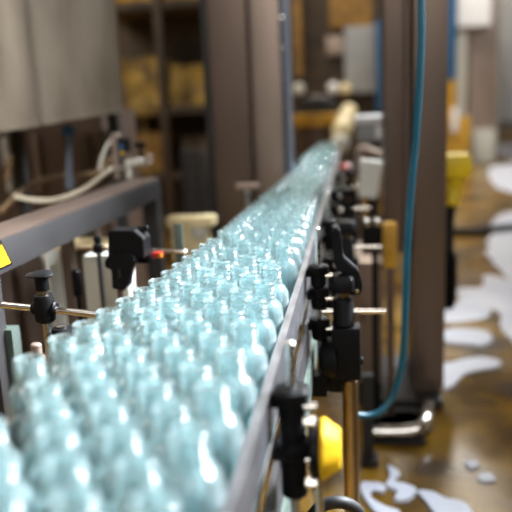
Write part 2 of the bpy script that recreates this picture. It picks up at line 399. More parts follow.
# black leg in front
bm = NB(); a = at(362, 376, 1.83); c = at(374, 478, 1.83); box(bm, (a.x, 1.83, .02), (c.x, 1.865, a.z), .003); box(bm, (a.x - .004, 1.82, 0), (c.x + .012, 1.875, .02), .003)
tag(obj('frame_leg', bm, rubber), 'black square frame leg standing between the brass post and the elbow pipe', 'leg')
# blue hose
hp = [at(423, -30, 1.5), at(421, 0, 1.5), at(421, 45, 1.5), at(417, 120, 1.5), at(411, 190, 1.5), at(407, 250, 1.5), at(405, 310, 1.5), at(402, 362, 1.5), at(392, 397, 1.49), at(378, 413, 1.47), at(366, 416, 1.46), at(357, 415, 1.45)]
tag(obj('blue_hose', tube(NB(), hp, .0072, 14), bluem), 'blue plastic hose hanging in front of the tall brown column', 'hose')
# black hose / foot at the bottom edge
q = [at(312, 516, .9), at(322, 506, .9), at(338, 502, .9), at(352, 506, .91), at(360, 518, .92), at(362, 560, .93), Vector((0, .96, .02)), Vector((.02, .98, .0))]
tag(obj('black_hose', tube(NB(), q, .009, 14), rubber), 'black rubber hose arching at the bottom edge below the yellow knob', 'hose')

# yellow tool hanging right of the column
Yt = 2.55
t = thing('hanging_tool', 'bright yellow tool with black ribbed hose and grip hanging right of the column', 'tool', at(454, 310, Yt))
a = at(436, 155, Yt); c = at(471, 178, Yt)
bm = NB(); box(bm, (a.x, Yt, c.z), (c.x, Yt + .10, a.z), .014); rod(bm, (c.x - .01, Yt + .05, c.z + .035), (c.x + .008, Yt + .05, c.z + .035), .03); obj('head', bm, yellowb, t)
u0 = at(456, 178, Yt + .05); u1 = at(452, 205, Yt + .05)
obj('body', lathe(NB(), u0, u1 - u0, [(.03, 0), (.03, .02), (.022, .03), (.025, .085), (.028, .09), (.026, (u1 - u0).length)]), yellowb, t)
r0 = at(450, 207, Yt + .05)
obj('ribbed_hose', tube(NB(), [u1, at(450, 215, Yt + .05), at(449, 232, Yt + .05), at(449, 252, Yt + .05)], .016, 14, 10, .25), rubber, t)
g0 = at(449, 250, Yt + .05); g1 = at(448, 309, Yt + .05); L = (g1 - g0).length
obj('grip', lathe(NB(), g0, g1 - g0, [(.012, 0), (.026, .012), (.030, .04), (.031, L * .5), (.030, L - .04), (.024, L - .01), (.01, L)]), black, t)
h0 = at(444, 165, Yt + .05)
bm = NB(); rod(bm, (h0.x - .06, Yt + .05, h0.z), (h0.x + .0, Yt + .05, h0.z), .012); obj('hook', bm, black, t)

# ------------------------------------------------------------------ left-hand pillar
a = at(206, 120, 2.6); c = at(249, 120, 2.6)
t = thing('machine_pillar', 'wide dark brown steel pillar rising behind the bottles left of the lane', 'pillar', (a.x, 2.7, 0))
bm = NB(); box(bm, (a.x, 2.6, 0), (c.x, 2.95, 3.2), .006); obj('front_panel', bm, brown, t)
bm = NB(); box(bm, (a.x + .002, 2.588, 0), (a.x + .026, 2.6, 3.2), .003); obj('edge_strip', bm, beamm, t)
e = at(288, 120, 2.75)
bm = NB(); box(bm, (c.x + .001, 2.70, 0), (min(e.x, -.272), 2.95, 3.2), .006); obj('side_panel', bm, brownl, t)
xs = min(e.x, -.272)
bm = NB(); box(bm, (xs, 2.74, 0), (xs + .02, 2.95, 3.2), .003)
st = obj('bolt_strip', bm, bluegrey, t)
for k in range(9):
    z = 1.0 + k * .11
    bm = NB(); rod(bm, (xs + .010, 2.733, z), (xs + .010, 2.741, z), .006, 8); obj('bolt', bm, chrome, st)
# T-shaped stop in front of the pillar
p = at(247, 186, 2.15)
t = thing('t_handle', 'small T-shaped steel handle standing above the bottles before the pillar', 'handle', (p.x, p.y, .6))
obj('stem', rod(NB(), (p.x, p.y, .52), (p.x, p.y, p.z - .006), .008), steel, t)
a = at(236, 185, 2.15); c = at(259, 184, 2.15)
bm = NB(); box(bm, (a.x, 2.135, p.z - .008), (c.x, 2.165, p.z + .008), .004); obj('crossbar', bm, brownl, t)
# flat upright bar
a = at(173, 224, 1.42); c = at(184, 262, 1.42)
bm = NB(); box(bm, (a.x, 1.42, .47), (c.x, 1.427, a.z), .0015)
tag(obj('flat_upright', bm, greenm), 'grey flat metal upright at the left edge of the bottles', 'post')

# ------------------------------------------------------------------ left rod with clamp knob
Yr = .93
a = at(2, 305, Yr); c = at(114, 316, Yr + .0)
zr = (a.z + c.z) / 2
t = thing('rod_clamp', 'black clamp with wing knob on a bright horizontal rod at the left', 'clamp', (at(44, 320, Yr).x, Yr, .47))
bm = NB(); rod(bm, a, c + (c - a) * .25, .0052); hr = obj('cross_rod', bm, chrome, t)
obj('rod_end', rod(NB(), a + Vector((-.0015, 0, 0)), a, .003, 10), rubber, hr)
k = at(44.5, 308, Yr); zk = k.z
bm = NB(); lathe(bm, (k.x, Yr, zk - .021), (0, 0, 1), [(.011, 0), (.0145, .003), (.0150, .008), (.0150, .034), (.0135, .041), (.009, .042)], 28)
rod(bm, (k.x - .019, Yr, zk), (k.x + .019, Yr, zk), .010)
cb = obj('clamp_body', bm, black, t)
obj('collar', rod(NB(), (k.x, Yr, zk + .0205), (k.x, Yr, zk + .0275), .0082), brass, cb)
obj('knob_stem', lathe(NB(), (k.x, Yr, zk + .0275), (0, 0, 1), [(.0098, 0), (.0102, .001), (.0098, .02)]), black, cb)
bm = NB(); lathe(bm, (k.x, Yr, zk + .0465), (0, 0, 1), [(.008, 0), (.018, .002), (.0205, .004), (.018, .0065), (.011, .008), (.009, .009)], 40, 3, .12); obj('wing_knob', bm, black, cb)
bm = NB(); rod(bm, (k.x + .0, Yr, .47), (k.x, Yr, zk - .021), .006)
obj('post', bm, steel, t)
bm = NB(); box(bm, (k.x - .02, Yr - .015, .47), (xl(Yr) - .0125, Yr + .015, .495), .003); obj('mount_arm', bm, steel, t)
# second round clamp just behind the bottles
p = at(62, 334, .98)
t = thing('rail_clamp', 'round black clamp half hidden behind the edge bottle below the rod', 'clamp', (p.x, .98, .47))
bm = NB(); lathe(bm, (p.x, .98, p.z - .02), (0, 0, 1), [(.014, 0), (.0175, .004), (.0175, .022), (.015, .030), (.008, .031)], 30); obj('body', bm, black, t)
obj('stem', rod(NB(), (p.x, .98, .47), (p.x, .98, p.z - .018), .006), steel, t)
obj('cap', lathe(NB(), (p.x, .98, p.z + .011), (0, 0, 1), [(.005, 0), (.008, .001), (.008, .003), (.004, .0035)]), chrome, t)
# sensor
Ys = 1.22
t = thing('sensor_head', 'square black sensor head with bracket and red label beside the cream box', 'sensor', (at(125, 300, Ys).x, Ys, .5))
a = at(107, 231, Ys); c = at(142, 258, Ys)
bm = NB(); o1 = [at(108, 231, Ys), at(134, 231, Ys), at(143, 239, Ys), at(144, 259, Ys), at(108, 259, Ys)]
slab(bm, o1, (0, .05, 0), .002); obj('housing', bm, black, t)
bm = NB(); o2 = [at(104, 262, Ys - .012), at(110, 254, Ys - .012), at(132, 255, Ys - .012), at(136, 262, Ys - .012), at(131, 268, Ys - .012), at(128, 287, Ys - .012), at(124, 291, Ys - .012), at(112, 289, Ys - .012), at(111, 270, Ys - .012), at(105, 268, Ys - .012)]
slab(bm, o2, (0, .024, 0), .002); br = obj('bracket', bm, black, t)
s = at(119, 274, Ys - .015); bm = NB(); box(bm, (s.x - .002, Ys - .0135, s.z - .008), (s.x + .002, Ys - .011, s.z + .008), .0008); obj('slot', bm, rubber, br)
s = at(120, 287, Ys + .005); obj('stem', rod(NB(), (s.x, Ys + .005, .5), (s.x, Ys + .005, s.z), .006), brown, t)
s = at(143, 236, Ys + .02); bm = NB(); rod(bm, (s.x - .01, Ys + .03, s.z - .004), (s.x + .004, Ys + .03, s.z + .002), .010); rod(bm, (s.x - .004, Ys + .03, s.z), (s.x - .004, Ys + .03, s.z + .014), .008)
rod(bm, (s.x - .012, Ys + .03, s.z + .012), (s.x + .008, Ys + .03, s.z + .014), .005); obj('thumb_screw', bm, black, t)
a = at(138, 249, Ys + .05); c = at(152, 262, Ys + .05); bm = NB(); box(bm, (a.x, Ys + .035, c.z), (c.x, Ys + .07, a.z), .003); ex = obj('lens_block', bm, black, t)
a = at(150, 254, Ys + .035); c = at(160, 259, Ys + .035); bm = NB(); box(bm, (a.x, Ys + .045, c.z), (c.x, Ys + .06, a.z), .001); lb = obj('red_label', bm, red, ex); lb['label'] = 'small red label'
a = at(157, 255, Ys + .03); c = at(160, 259, Ys + .03); bm = NB(); box(bm, (a.x, Ys + .042, c.z), (c.x, Ys + .0452, a.z), .0005); lb = obj('yellow_mark', bm, yellow, ex); lb['label'] = 'small yellow mark'
# rod behind the sensor
a = at(150, 250.5, 1.36); c = at(186, 252, 1.36)
tag(obj('guide_rod', rod(NB(), a, c, .0045), chrome), 'thin bright rod between the sensor head and the grey upright', 'rod')
# small clamp left of the sensor
p = at(98, 245, 1.34)
t = thing('small_clamp', 'small black clamp with ball knob standing left of the sensor head', 'clamp', (p.x, p.y, .5))
obj('body', lathe(NB(), (p.x, p.y, p.z - .016), (0, 0, 1), [(.009, 0), (.011, .002), (.011, .016), (.006, .020)]), black, t)
obj('ball_knob', lathe(NB(), (p.x, p.y, p.z + .002), (0, 0, 1), [(.003, 0), (.007, .003), (.0088, .009), (.007, .015), (.002, .018)]), black, t)
obj('stem', rod(NB(), (p.x, p.y, 0), (p.x, p.y, p.z - .014), .0045), rubber, t)
bm = NB(); q0 = at(78, 247, 1.34); q1 = at(108, 248, 1.34); rod(bm, (q0.x, p.y, p.z - .006), (q1.x, p.y, p.z - .006), .005); obj('cross_rod', bm, brass, t)
# cream box with cable
Yb = 1.40
a = at(82, 256, Yb); c = at(131, 312, Yb)
t = thing('junction_box', 'cream metal junction box behind the bright rod and below the sensor', 'box', ((a.x + c.x) / 2, Yb, .4))
bm = NB(); box(bm, (a.x, Yb, .50), (c.x, Yb + .05, a.z), .004); obj('body', bm, cream, t)
bm = NB(); box(bm, (a.x + .006, Yb - .004, .52), (c.x - .006, Yb, a.z - .008), .0015); obj('lid', bm, cream, t)
bm = NB(); box(bm, ((a.x + c.x) / 2 - .02, Yb + .02, 0), ((a.x + c.x) / 2 + .02, Yb + .06, .50), .003); obj('stand', bm, brown, t)
q = [at(99, 246, Yb - .02), at(99, 262, Yb - .02), at(101, 285, Yb - .02), at(105, 312, Yb - .02), at(106, 340, Yb - .02), at(106, 420, Yb - .02), Vector((at(106, 420, Yb).x, Yb - .02, .003))]
tag(obj('cable', tube(NB(), q, .0032, 10), rubber), 'thin black cable hanging down the front of the cream junction box', 'cable')
p = at(77, 283, 1.38)
bm = NB(); lathe(bm, (p.x, 1.38, p.z - .03), (0, 0, 1), [(.006, 0), (.010, .004), (.010, .056), (.006, .06)])
rod(bm, (p.x, 1.38, .3), (p.x, 1.38, p.z - .028), .005)
tag(obj('cable_gland', bm, black), 'black capsule-shaped fitting on the left side of the cream junction box', 'fitting')

# ------------------------------------------------------------------ left machine
# long beam with post
XB = -.60
def beam_y(px_, py_):  # depth where the pixel's ray meets the plane x = XB
    d = ray(px_, py_); return XB / d.x
t = thing('machine_beam', 'long grey steel beam with end post running beside the conveyor at the left', 'beam', (XB, 1.5, 0))
zt = at(158, 180, 2.03).z
Xe = at(158, 180, 2.03).x
bm = NB(); box(bm, (Xe - .05, .45, zt - .055), (Xe, 2.06, zt), .004); obj('beam', bm, beamm, t)
bm = NB(); box(bm, (Xe - .045, 2.0, 0), (Xe - .0, 2.05, zt - .056), .003); obj('post', bm, beamm, t)
bm = NB(); box(bm, (Xe - .048, 1.03, 0), (Xe - .008, 1.07, zt - .056), .003); obj('post', bm, beamm, t)
# beam top cover plate, warmer
bm = NB(); box(bm, (Xe - .085, .45, zt), (Xe - .004, 2.05, zt + .006), .002); obj('top_plate', bm, brown, t)
# warning label on the beam
d = ray(0, 268); yy = Xe / d.x - .075; w = CAM + d * yy
bm = NB(); tri = [(Xe + .0008, yy - .045, w.z - .018), (Xe + .0008, yy + .018, w.z - .018), (Xe + .0008, yy - .0135, w.z + .03)]
slab(bm, tri, (.0006, 0, 0)); wl = obj('warning_label', bm, black, t, smooth=False); wl['label'] = 'yellow triangular warning sticker with black edge'
cx = (yy - .0135)
tri = [(Xe + .0016, cx + (q - cx) * .78, w.z - .003 + (z - w.z + .003) * .78) for _, q, z in tri]
obj('yellow_face', slab(NB(), tri, (.0004, 0, 0)), yellow, wl, False)

# hopper
a = at(130, 107, 2.35); b_ = at(-28, 132, 1.75)
dirv = Vector((b_.x - a.x, b_.y - a.y, 0)); nrm = Vector((-dirv.y, dirv.x, 0)).normalized()
if nrm.y < 0: nrm = -nrm
back = nrm * .55
t = thing('steel_hopper', 'large stained steel hopper hanging over the machine at the upper left', 'hopper', (a.x, a.y, a.z))
n = 24; top = 2.6; bm = NB(); rings = []
def hop(s):  # along the front face, gently rounded towards the right corner
    p = a + (b_ - a) * s
    return p
tbm = NB()
cr_ = .05
outline = []
e1 = (b_ - a); L1 = Vector((e1.x, e1.y, 0)).length; u1_ = Vector((e1.x, e1.y, 0)) / L1
for k in range(7):
    th = k / 6 * PI / 2
    outline.append(Vector((a.x, a.y, 0)) + u1_ * (cr_ - cr_ * math.sin(th)) + nrm * (cr_ - cr_ * math.cos(th)))
outline = outline[::-1]  # from side face to front face? order: corner arc
front_far = Vector((b_.x, b_.y, 0))
outl = outline[:] 
outl = outl + [Vector((a.x, a.y, 0)) + u1_ * (L1 * s) - nrm * (.018 * math.sin(PI * (s - .62) / .18) if .62 < s < .80 else 0) for s in [.1 + .03 * q for q in range(30)]] + [front_far, front_far + back, Vector((a.x, a.y, 0)) + back]
def zbot(p):
    s = (Vector((p.x, p.y, 0)) - Vector((a.x, a.y, 0))).dot(u1_) / L1
    return a.z + (b_.z - a.z) * s
sweep(bm, [[p + Vector((0, 0, zbot(p))) for p in outl], [p + Vector((0, 0, top)) for p in outl]])
obj('body', bm, hopm, t)
bm = NB(); sweep(bm, [[p - nrm * .008 + Vector((0, 0, zbot(p) - .012)) for p in outl], [p - nrm * .008 + Vector((0, 0, zbot(p) + .004)) for p in outl]]); obj('bottom_lip', bm, hopm, t)
for px_, Y in ((117, 2.5), (20, 2.3)):
    p = at(px_, 180, Y); bm = NB(); box(bm, (p.x - .018, Y, .0), (p.x + .018, Y + .036, 1.02), .003); obj('support_leg', bm, rubber, t)
# machine body behind the hoses
t = thing('machine_body', 'brown steel machine body under the hopper behind the hoses', 'machine', (-1.1, 2.9, 0))
a = at(-10, 240, 2.75); c = at(112, 240, 2.75)
bm = NB(); box(bm, (a.x - .3, 2.75, 0), (c.x, 3.2, 1.02), .005); obj('housing', bm, brown, t)
for x0, x1, y0, y1, m in ((0, 11, 138, 172, cream), (17, 24, 136, 180, cream), (31, 41, 134, 170, brownl), (78, 92, 135, 160, dark), (96, 112, 130, 165, dark)):
    p = at(x0, y0, 2.72); q = at(x1, y1 + 20, 2.72); bm = NB(); box(bm, (p.x, 2.725, q.z), (q.x, 2.75, p.z), .003); obj('panel', bm, m, t)
# lower cabinet under the beam
t = thing('lower_cabinet', 'brown ribbed machine cabinet under the long beam at the left', 'cabinet', (-.85, 1.7, 0))
xc = Xe - .25
bm = NB(); box(bm, (xc - .25, 1.15, 0), (xc, 2.3, zt - .12), .004); obj('body', bm, brown, t)
for k, (y, m, w_) in enumerate(((1.18, brown, .03), (1.27, dark, .05), (1.38, greym, .03), (1.47, brown, .05), (1.58, brown, .10), (1.72, cream, .09), (1.86, brownl, .06), (2.0, dark, .06), (2.12, brownl, .05))):
    bm = NB(); box(bm, (xc, y, .0), (xc + .02, y + w_, zt - .14), .002); obj('rib', bm, m, t)
bm = NB(); p = at(70, 300, 1.55); box(bm, (p.x - .012, 1.55, 0), (p.x + .014, 1.58, .80), .002)
tag(obj('brown_upright', bm, brown), 'brown flat upright between the rod clamp and the cream junction box', 'post')
p = at(8, 350, 1.05); bm = NB(); a = at(-6, 330, 1.06); c = at(17, 376, 1.06); box(bm, (a.x, 1.06, c.z - .2), (c.x, 1.09, a.z), .004); box(bm, (a.x, 1.065, 0), (a.x + .02, 1.085, c.z - .19))
tag(obj('green_guard', bm, greenm), 'green grey guard plate at the left edge beside the bottles', 'plate')
bm = NB(); p = at(36, 347, 1.02); rod(bm, (p.x, 1.02, .40), (p.x, 1.02, p.z + .006), .009); rod(bm, (p.x - .02, 1.02, p.z - .02), (xl(1.02) - .006, 1.02, p.z - .02), .006)
tag(obj('rail_stud', bm, brownl), 'dull steel stud behind the leftmost sharp bottle', 'stud')
# cream tray plate behind sensor
a = at(55, 247, 1.75); c = at(112, 238, 1.95)
bm = NB(); o1 = [at(54, 247, 1.62), at(104, 247, 1.62), at(112, 238, 1.85), at(72, 238, 1.85)]
q = at(80, 243, 1.72)
t = thing('side_table', 'flat cream plate on a brown stem behind the small ball-knob clamp', 'table', (q.x, q.y, 0))
slab(bm, o1, (0, 0, -.008), .002); obj('top', bm, creamy, t)
obj('stem', rod(NB(), (q.x, q.y, 0), (q.x, q.y, q.z - .006), .015), dark, t)
# yellowed chute parts behind the upright
t = thing('feed_chute', 'pale yellow plastic chute behind the grey upright, left of the pillar', 'chute', at(180, 235, 2.2))
a = at(165, 218, 2.25); c = at(213, 227, 2.25); bm = NB(); box(bm, (a.x, 2.25, c.z), (c.x, 2.33, a.z), .008); obj('rim', bm, creamy, t)
a = at(166, 228, 2.25); c = at(208, 262, 2.25); bm = NB(); box(bm, (a.x + .01, 2.27, c.z), (c.x, 2.32, a.z), .006); obj('tray', bm, creamy, t)
p = at(196, 234, 2.22); bm = NB(); lathe(bm, (p.x, 2.255, p.z), (0, 1, 0), [(.006, 0), (.022, .002), (.028, .008), (.028, .02)]); obj('disc', bm, cream, t)
bm = NB(); rod(bm, (a.x + .06, 2.30, 0), (a.x + .06, 2.30, c.z), .016); obj('stand', bm, brown, t)
# hoses and cylinders under the hopper
q = [at(14, 196, 1.95), at(34, 200, 1.95), at(58, 199, 1.97), at(84, 189, 2.0), at(104, 174, 2.05), at(114, 168, 2.1), at(122, 168, 2.12)]
tag(obj('milky_hose', tube(NB(), q, .007, 14), hosem), 'milky plastic hose sagging under the hopper above the beam', 'hose')
q = [at(100, 170, 2.12), at(102, 158, 2.12), at(107, 146, 2.12), at(114, 138, 2.12), at(120, 134, 2.12)]
tag(obj('pale_hose', tube(NB(), q, .006, 12), cream), 'short pale hose curving up to the blue fitting', 'hose')
q = [at(0, 212, 2.2), at(30, 186, 2.3), at(55, 178, 2.35), at(80, 176, 2.4), at(98, 172, 2.4), at(112, 158, 2.4)]
tag(obj('brown_hose', tube(NB(), q, .011, 12), mat('brown_hose', (.16, .10, .05), .5)), 'brown hose looping behind the milky hose under the hopper', 'hose')
q = [at(5, 180, 2.35), at(10, 160, 2.4), at(20, 145, 2.45), at(24, 128, 2.45)]
tag(obj('ochre_hose', tube(NB(), q, .009, 12), amber), 'ochre hose climbing to the hopper at the left edge', 'hose')
p = at(68, 132, 2.2)
t = thing('air_cylinder', 'blue grey air cylinder standing under the hopper in the loop of hose', 'cylinder', at(70, 188, 2.2))
q1 = at(70, 188, 2.2)
obj('barrel', lathe(NB(), q1, p - q1, [(.010, 0), (.015, .002), (.015, .03), (.0125, .032), (.0125, .12), (.014, .125), (.014, (p - q1).length)]), bluegrey, t)
obj('end_cap', lathe(NB(), p - Vector((0, 0, .012)), (0, 0, 1), [(.012, 0), (.02, .003), (.02, .03), (.012, .034)]), bluep, t)
obj('foot', lathe(NB(), (q1.x, q1.y, 0.0), (0, 0, 1), [(.02, 0), (.012, .02), (.012, q1.z)]), rubber, t)
# valve cluster at the end of the beam
p = at(122, 150, 2.08)
t = thing('valve_block', 'pale metal valve cluster with blue and black fittings on the beam end', 'valve', at(130, 178, 2.05))
zt2 = zt + .006
s = at(119, 170, 2.05); bm = NB(); rod(bm, (s.x, 2.03, zt2), (s.x, 2.03, at(117, 133, 2.03).z), .008); obj('standpipe', bm, brownl, t)
s = at(124, 142, 2.04); bm = NB(); box(bm, (s.x - .010, 2.02, s.z - .03), (s.x + .014, 2.06, s.z + .012), .003); obj('black_body', bm, black, t)
s = at(121, 146, 2.0); bm = NB(); rod(bm, (s.x, 2.0, s.z - .012), (s.x, 2.0, s.z + .006), .006); obj('blue_fitting', bm, bluep, t)
s = at(122, 152, 2.0); bm = NB(); rod(bm, (s.x, 2.0, s.z - .008), (s.x, 2.0, s.z + .003), .006); obj('yellow_fitting', bm, yellow, t)
s0 = at(126, 164, 2.03); s1 = at(142, 161, 2.03); bm = NB(); rod(bm, s0, s1, .012); rod(bm, s1, s1 + Vector((.03, 0, -.004)), .008); rod(bm, (s0.x + .008, s0.y, zt2), (s0.x + .008, s0.y, s0.z), .008); obj('manifold', bm, cream, t)
s = at(147, 161, 2.03); bm = NB(); rod(bm, (s.x - .01, 2.03, s.z - .018), (s.x + .012, 2.03, s.z + .018), .010); obj('elbow', bm, brownl, t)
s = at(140, 145, 2.06); bm = NB(); rod(bm, (s.x - .016, 2.06, s.z), (s.x + .016, 2.06, s.z), .009); rod(bm, (s.x, 2.06, s.z), (s1.x, s1.y, s1.z), .006); obj('tap_handle', bm, black, t)

# ------------------------------------------------------------------ far background
# storage rack with wrapped loads at the left
YR = 5.2
t = thing('storage_rack', 'dark storage rack far behind the hopper holding ochre wrapped loads', 'rack', (-1.4, YR, 0))
x0 = at(95, 60, YR).x; x1 = at(226, 60, YR).x
for x in (x0, at(160, 60, YR).x, x1):
    bm = NB(); box(bm, (x - .03, YR, 0), (x + .03, YR + .06, 2.6), .004); obj('upright', bm, dark, t)
for z in (.55, 1.04, 1.80):
    bm = NB(); box(bm, (x0, YR + .01, z - .06), (x1, YR + .7, z), .004); obj('shelf', bm, dark, t)
bm = NB(); box(bm, (x0, YR + .7, 0), (x1, YR + .74, 2.6)); obj('back_panel', bm, dark, t)
def load(x, y, z, w, h, dp, m, lab):
    bm = NB(); t_ = NB(); bmesh.ops.create_cube(t_, size=1); bmesh.ops.subdivide_edges(t_, edges=t_.edges[:], cuts=5, use_grid_fill=True)
    for v in t_.verts:
        c = Vector((x + v.co.x * w, y + v.co.y * dp, z + (v.co.z + .5) * h))
        nz_ = noise.noise(c * 7) * .03 * (0 if v.co.z < -.45 else 1); v.co = c + Vector((nz_, nz_, max(nz_, -.01)))
    merge(bm, t_); tag(obj('wrapped_load', bm, m), lab, 'load', 'wrapped loads on the far rack')
xm = at(160, 60, YR).x
load((x0 + xm) / 2, YR + .32, 1.04, .40, .36, .5, ochre, 'pale ochre wrapped load on the middle shelf just right of the hopper')
load((x1 + xm) / 2, YR + .32, 1.04, .40, .30, .5, ochre, 'yellow wrapped load on the middle shelf beside the wide pillar')
load((x0 + xm) / 2, YR + .32, 1.80, .40, .40, .5, yellow2, 'amber wrapped load on the top shelf near the hopper')
load((x1 + xm) / 2, YR + .32, 1.80, .40, .40, .5, yellow2, 'amber wrapped load on the top shelf near the wide pillar')
load((x0 + xm) / 2, YR + .32, .55, .38, .30, .5, amber, 'brown wrapped load on the low shelf behind the valve cluster')
load((x1 + xm) / 2, YR + .32, .55, .30, .26, .5, dark, 'dark wrapped load on the low shelf beside the wide pillar')
p = at(190, 180, 4.2)
bm = NB(); box(bm, (p.x - .05, 4.2, 0), (p.x + .04, 4.26, at(190, 150, 4.2).z), .004); box(bm, (p.x + .06, 4.2, 0), (p.x + .10, 4.26, at(200, 152, 4.2).z), .004); box(bm, (p.x - .05, 4.2, .02), (p.x + .10, 4.26, .1))
tag(obj('twin_stand', bm, rubber), 'black twin-post stand in the gap between beam post and pillar', 'stand')
# yellow crate pieces under hopper corner
p = at(137, 110, 4.6); bm = NB(); a = at(128, 106, 4.6); c = at(152, 115, 4.6); box(bm, (a.x, 4.6, c.z), (c.x, 4.75, a.z), .01); rod(bm, ((a.x + c.x) / 2, 4.68, 0), ((a.x + c.x) / 2, 4.68, c.z), .008)
tag(obj('yellow_bar', bm, ochre), 'small pale yellow bracket on a post below the hopper corner', 'bracket')

# end of the lane: machine seen between pillar and column
t = thing('bottling_machine', 'blurred bottling machine with amber and grey panels at the far end of the lane', 'machine', (-.3, 9.8, 0))
def panel(x0, y0, x1, y1, Y, dp, m, name, par=None):
    a = at(x0, y0, Y); c = at(x1, y1, Y); bm = NB(); box(bm, (min(a.x, c.x), Y, c.z), (max(a.x, c.x), Y + dp, a.z), .01); return obj(name, bm, m, par)
panel(285, -60, 395, 108, 9.9, .5, dark, 'back_panel', t)
panel(291, -60, 302, 75, 9.6, .2, amber, 'post', t)
panel(328, -60, 372, 26, 9.6, .25, amber, 'hood', t)
panel(344, 26, 376, 92, 9.6, .25, greym, 'door', t)
panel(376, 20, 383, 112, 9.5, .3, bluep, 'door_frame', t)
panel(326, 36, 343, 54, 9.6, .2, brownl, 'window_panel', t)
a = at(340, 108, 9.8); bm = NB(); box(bm, (-1.1, 9.85, 0), (.55, 10.5, a.z)); obj('base', bm, dark, t)
# yellow turntable with dark opening
tb = t
Yq = 6.6
p = at(316, 113, Yq)
t = thing('star_wheel_guard', 'amber round guard with dark opening left of the far lane', 'guard', (p.x, Yq, 0))
bm = NB(); lathe(bm, (p.x, Yq + .3, p.z + .02), (0, 0, 1), [(.15, 0), (.18, .01), (.18, .06), (.15, .12), (.05, .14)], 36); obj('cover', bm, rubber, t)
bm = NB(); lathe(bm, (p.x, Yq + .3, p.z - .13), (0, 0, 1), [(.20, 0), (.25, .01), (.25, .11), (.20, .12)], 36); obj('rim', bm, yellow2, t)
bm = NB(); lathe(bm, (p.x, Yq + .3, 0), (0, 0, 1), [(.20, 0), (.20, p.z - .13)], 30); obj('pedestal', bm, brown, t)
# small bright fittings of the far machine
for x, y, m in ((298, 89, cream), (333, 88, white), (345, 89, creamy)):
    p = at(x, y, 9.3); bm = NB(); lathe(bm, (p.x, 9.3, p.z), (0, 1, 0), [(.02, 0), (.06, .01), (.075, .04), (.075, .12), (.03, .6)], 20)
    obj('round_fitting', bm, m, tb)
# cream motor cover right of the far bottles
p = at(342, 128, 5.2)
t = thing('motor_cover', 'cream rounded motor cover beside the far end of the bottle lane', 'motor', (p.x, 5.2, 0))
q0 = at(341, 133, 5.1); q1 = at(349, 110, 6.4)
bm = NB(); lathe(bm, q0, q1 - q0, [(.03, 0), (.062, .02), (.072, .06), (.072, (q1 - q0).length - .1), (.05, (q1 - q0).length)], 28); obj('cover', bm, creamy, t)
e0 = at(340, 144, 5.0); bm = NB(); lathe(bm, e0 - Vector((0, .05, 0)), (0, 1, 0), [(.01, 0), (.04, .008), (.062, .035), (.068, .07), (.062, .11), (.03, .13)]); obj('end_cap', bm, cream, t)
bm = NB(); box(bm, (q0.x - .03, q0.y + .1, 0), (q0.x + .03, q0.y + .16, q0.z - .03), .004); obj('stand', bm, dark, t)

# far right machine
YM = 12.0
t = thing('filling_station', 'blurred far machine with brown cabinet and white head beyond the column', 'machine', (2.2, YM, 0))
a = at(470, 22, YM); c = at(496, 145, YM)
bm = NB(); box(bm, (a.x, YM, .0), (c.x, YM + .6, a.z + .4), .01); obj('cabinet', bm, brownl, t)
bm = NB(); a = at(456, -40, YM - .4); c = at(491, 25, YM - .4); box(bm, (a.x, YM - .4, c.z), (c.x, YM - .05, a.z), .02); obj('white_head', bm, white, t)
bm = NB(); a = at(461, 30, YM - .2); rod(bm, (a.x, YM - .2, .0), (a.x, YM - .2, a.z + .1), .10); obj('white_column', bm, cream, t)
bm = NB(); a = at(451, 20, YM - .5); c = at(451, 80, YM - .5); rod(bm, (a.x, YM - .5, c.z), (a.x, YM - .5, a.z + .6), .085); obj('blue_tank', bm, bluep, t)
bm = NB(); a = at(451, 81, YM - .5); rod(bm, (a.x, YM - .5, .0), (a.x, YM - .5, a.z), .08); obj('yellow_leg', bm, yellow2, t)
bm = NB(); a = at(444, 118, YM - .9); c = at(470, 145, YM - .9); box(bm, (a.x, YM - .9, 0), (c.x, YM - .5, a.z), .02); obj('yellow_base', bm, yellow2, t)
bm = NB(); a = at(452, 108, YM - 1.0); c = at(458, 132, YM - 1.0); box(bm, (a.x, YM - .98, c.z), (c.x, YM - .9, a.z), .01); obj('white_plate', bm, white, t)
bm = NB(); a = at(474, 130, YM - .3); c = at(495, 142, YM - .3); box(bm, (a.x, YM - .3, 0), (c.x, YM - .01, a.z), .02); obj('step', bm, cream, t)
YN = 13.5
t = thing('storage_tank', 'pale grey upright tank at the far right edge', 'tank', (at(503, 100, YN).x, YN, 0))
a = at(503, 100, YN); bm = NB(); lathe(bm, (a.x + .12, YN, .45), (0, 0, 1), [(.15, 0), (.32, .15), (.32, 2.9), (.2, 3.1)], 30); obj('shell', bm, greym, t)
for dx in (-.1, .34):
    bm = NB(); rod(bm, (a.x + dx, YN - .1, 0), (a.x + dx, YN - .1, .6), .035); obj('leg', bm, brown, t)
a = at(497, 20, YN - .8); bm = NB(); rod(bm, (a.x, YN - .8, 0), (a.x, YN - .8, 3.2), .07)
tag(obj('standing_pipe', bm, cream), 'pale vertical pipe between the brown cabinet and the grey tank', 'pipe')
# hose across the floor
q = [atz(448, 230, .03), atz(470, 231, .03), atz(492, 229, .03), atz(520, 227, .03), atz(560, 226, .03)]
tag(obj('floor_hose', tube(NB(), q, .03, 12), rubber), 'dark hose lying across the wet floor right of the column', 'hose')

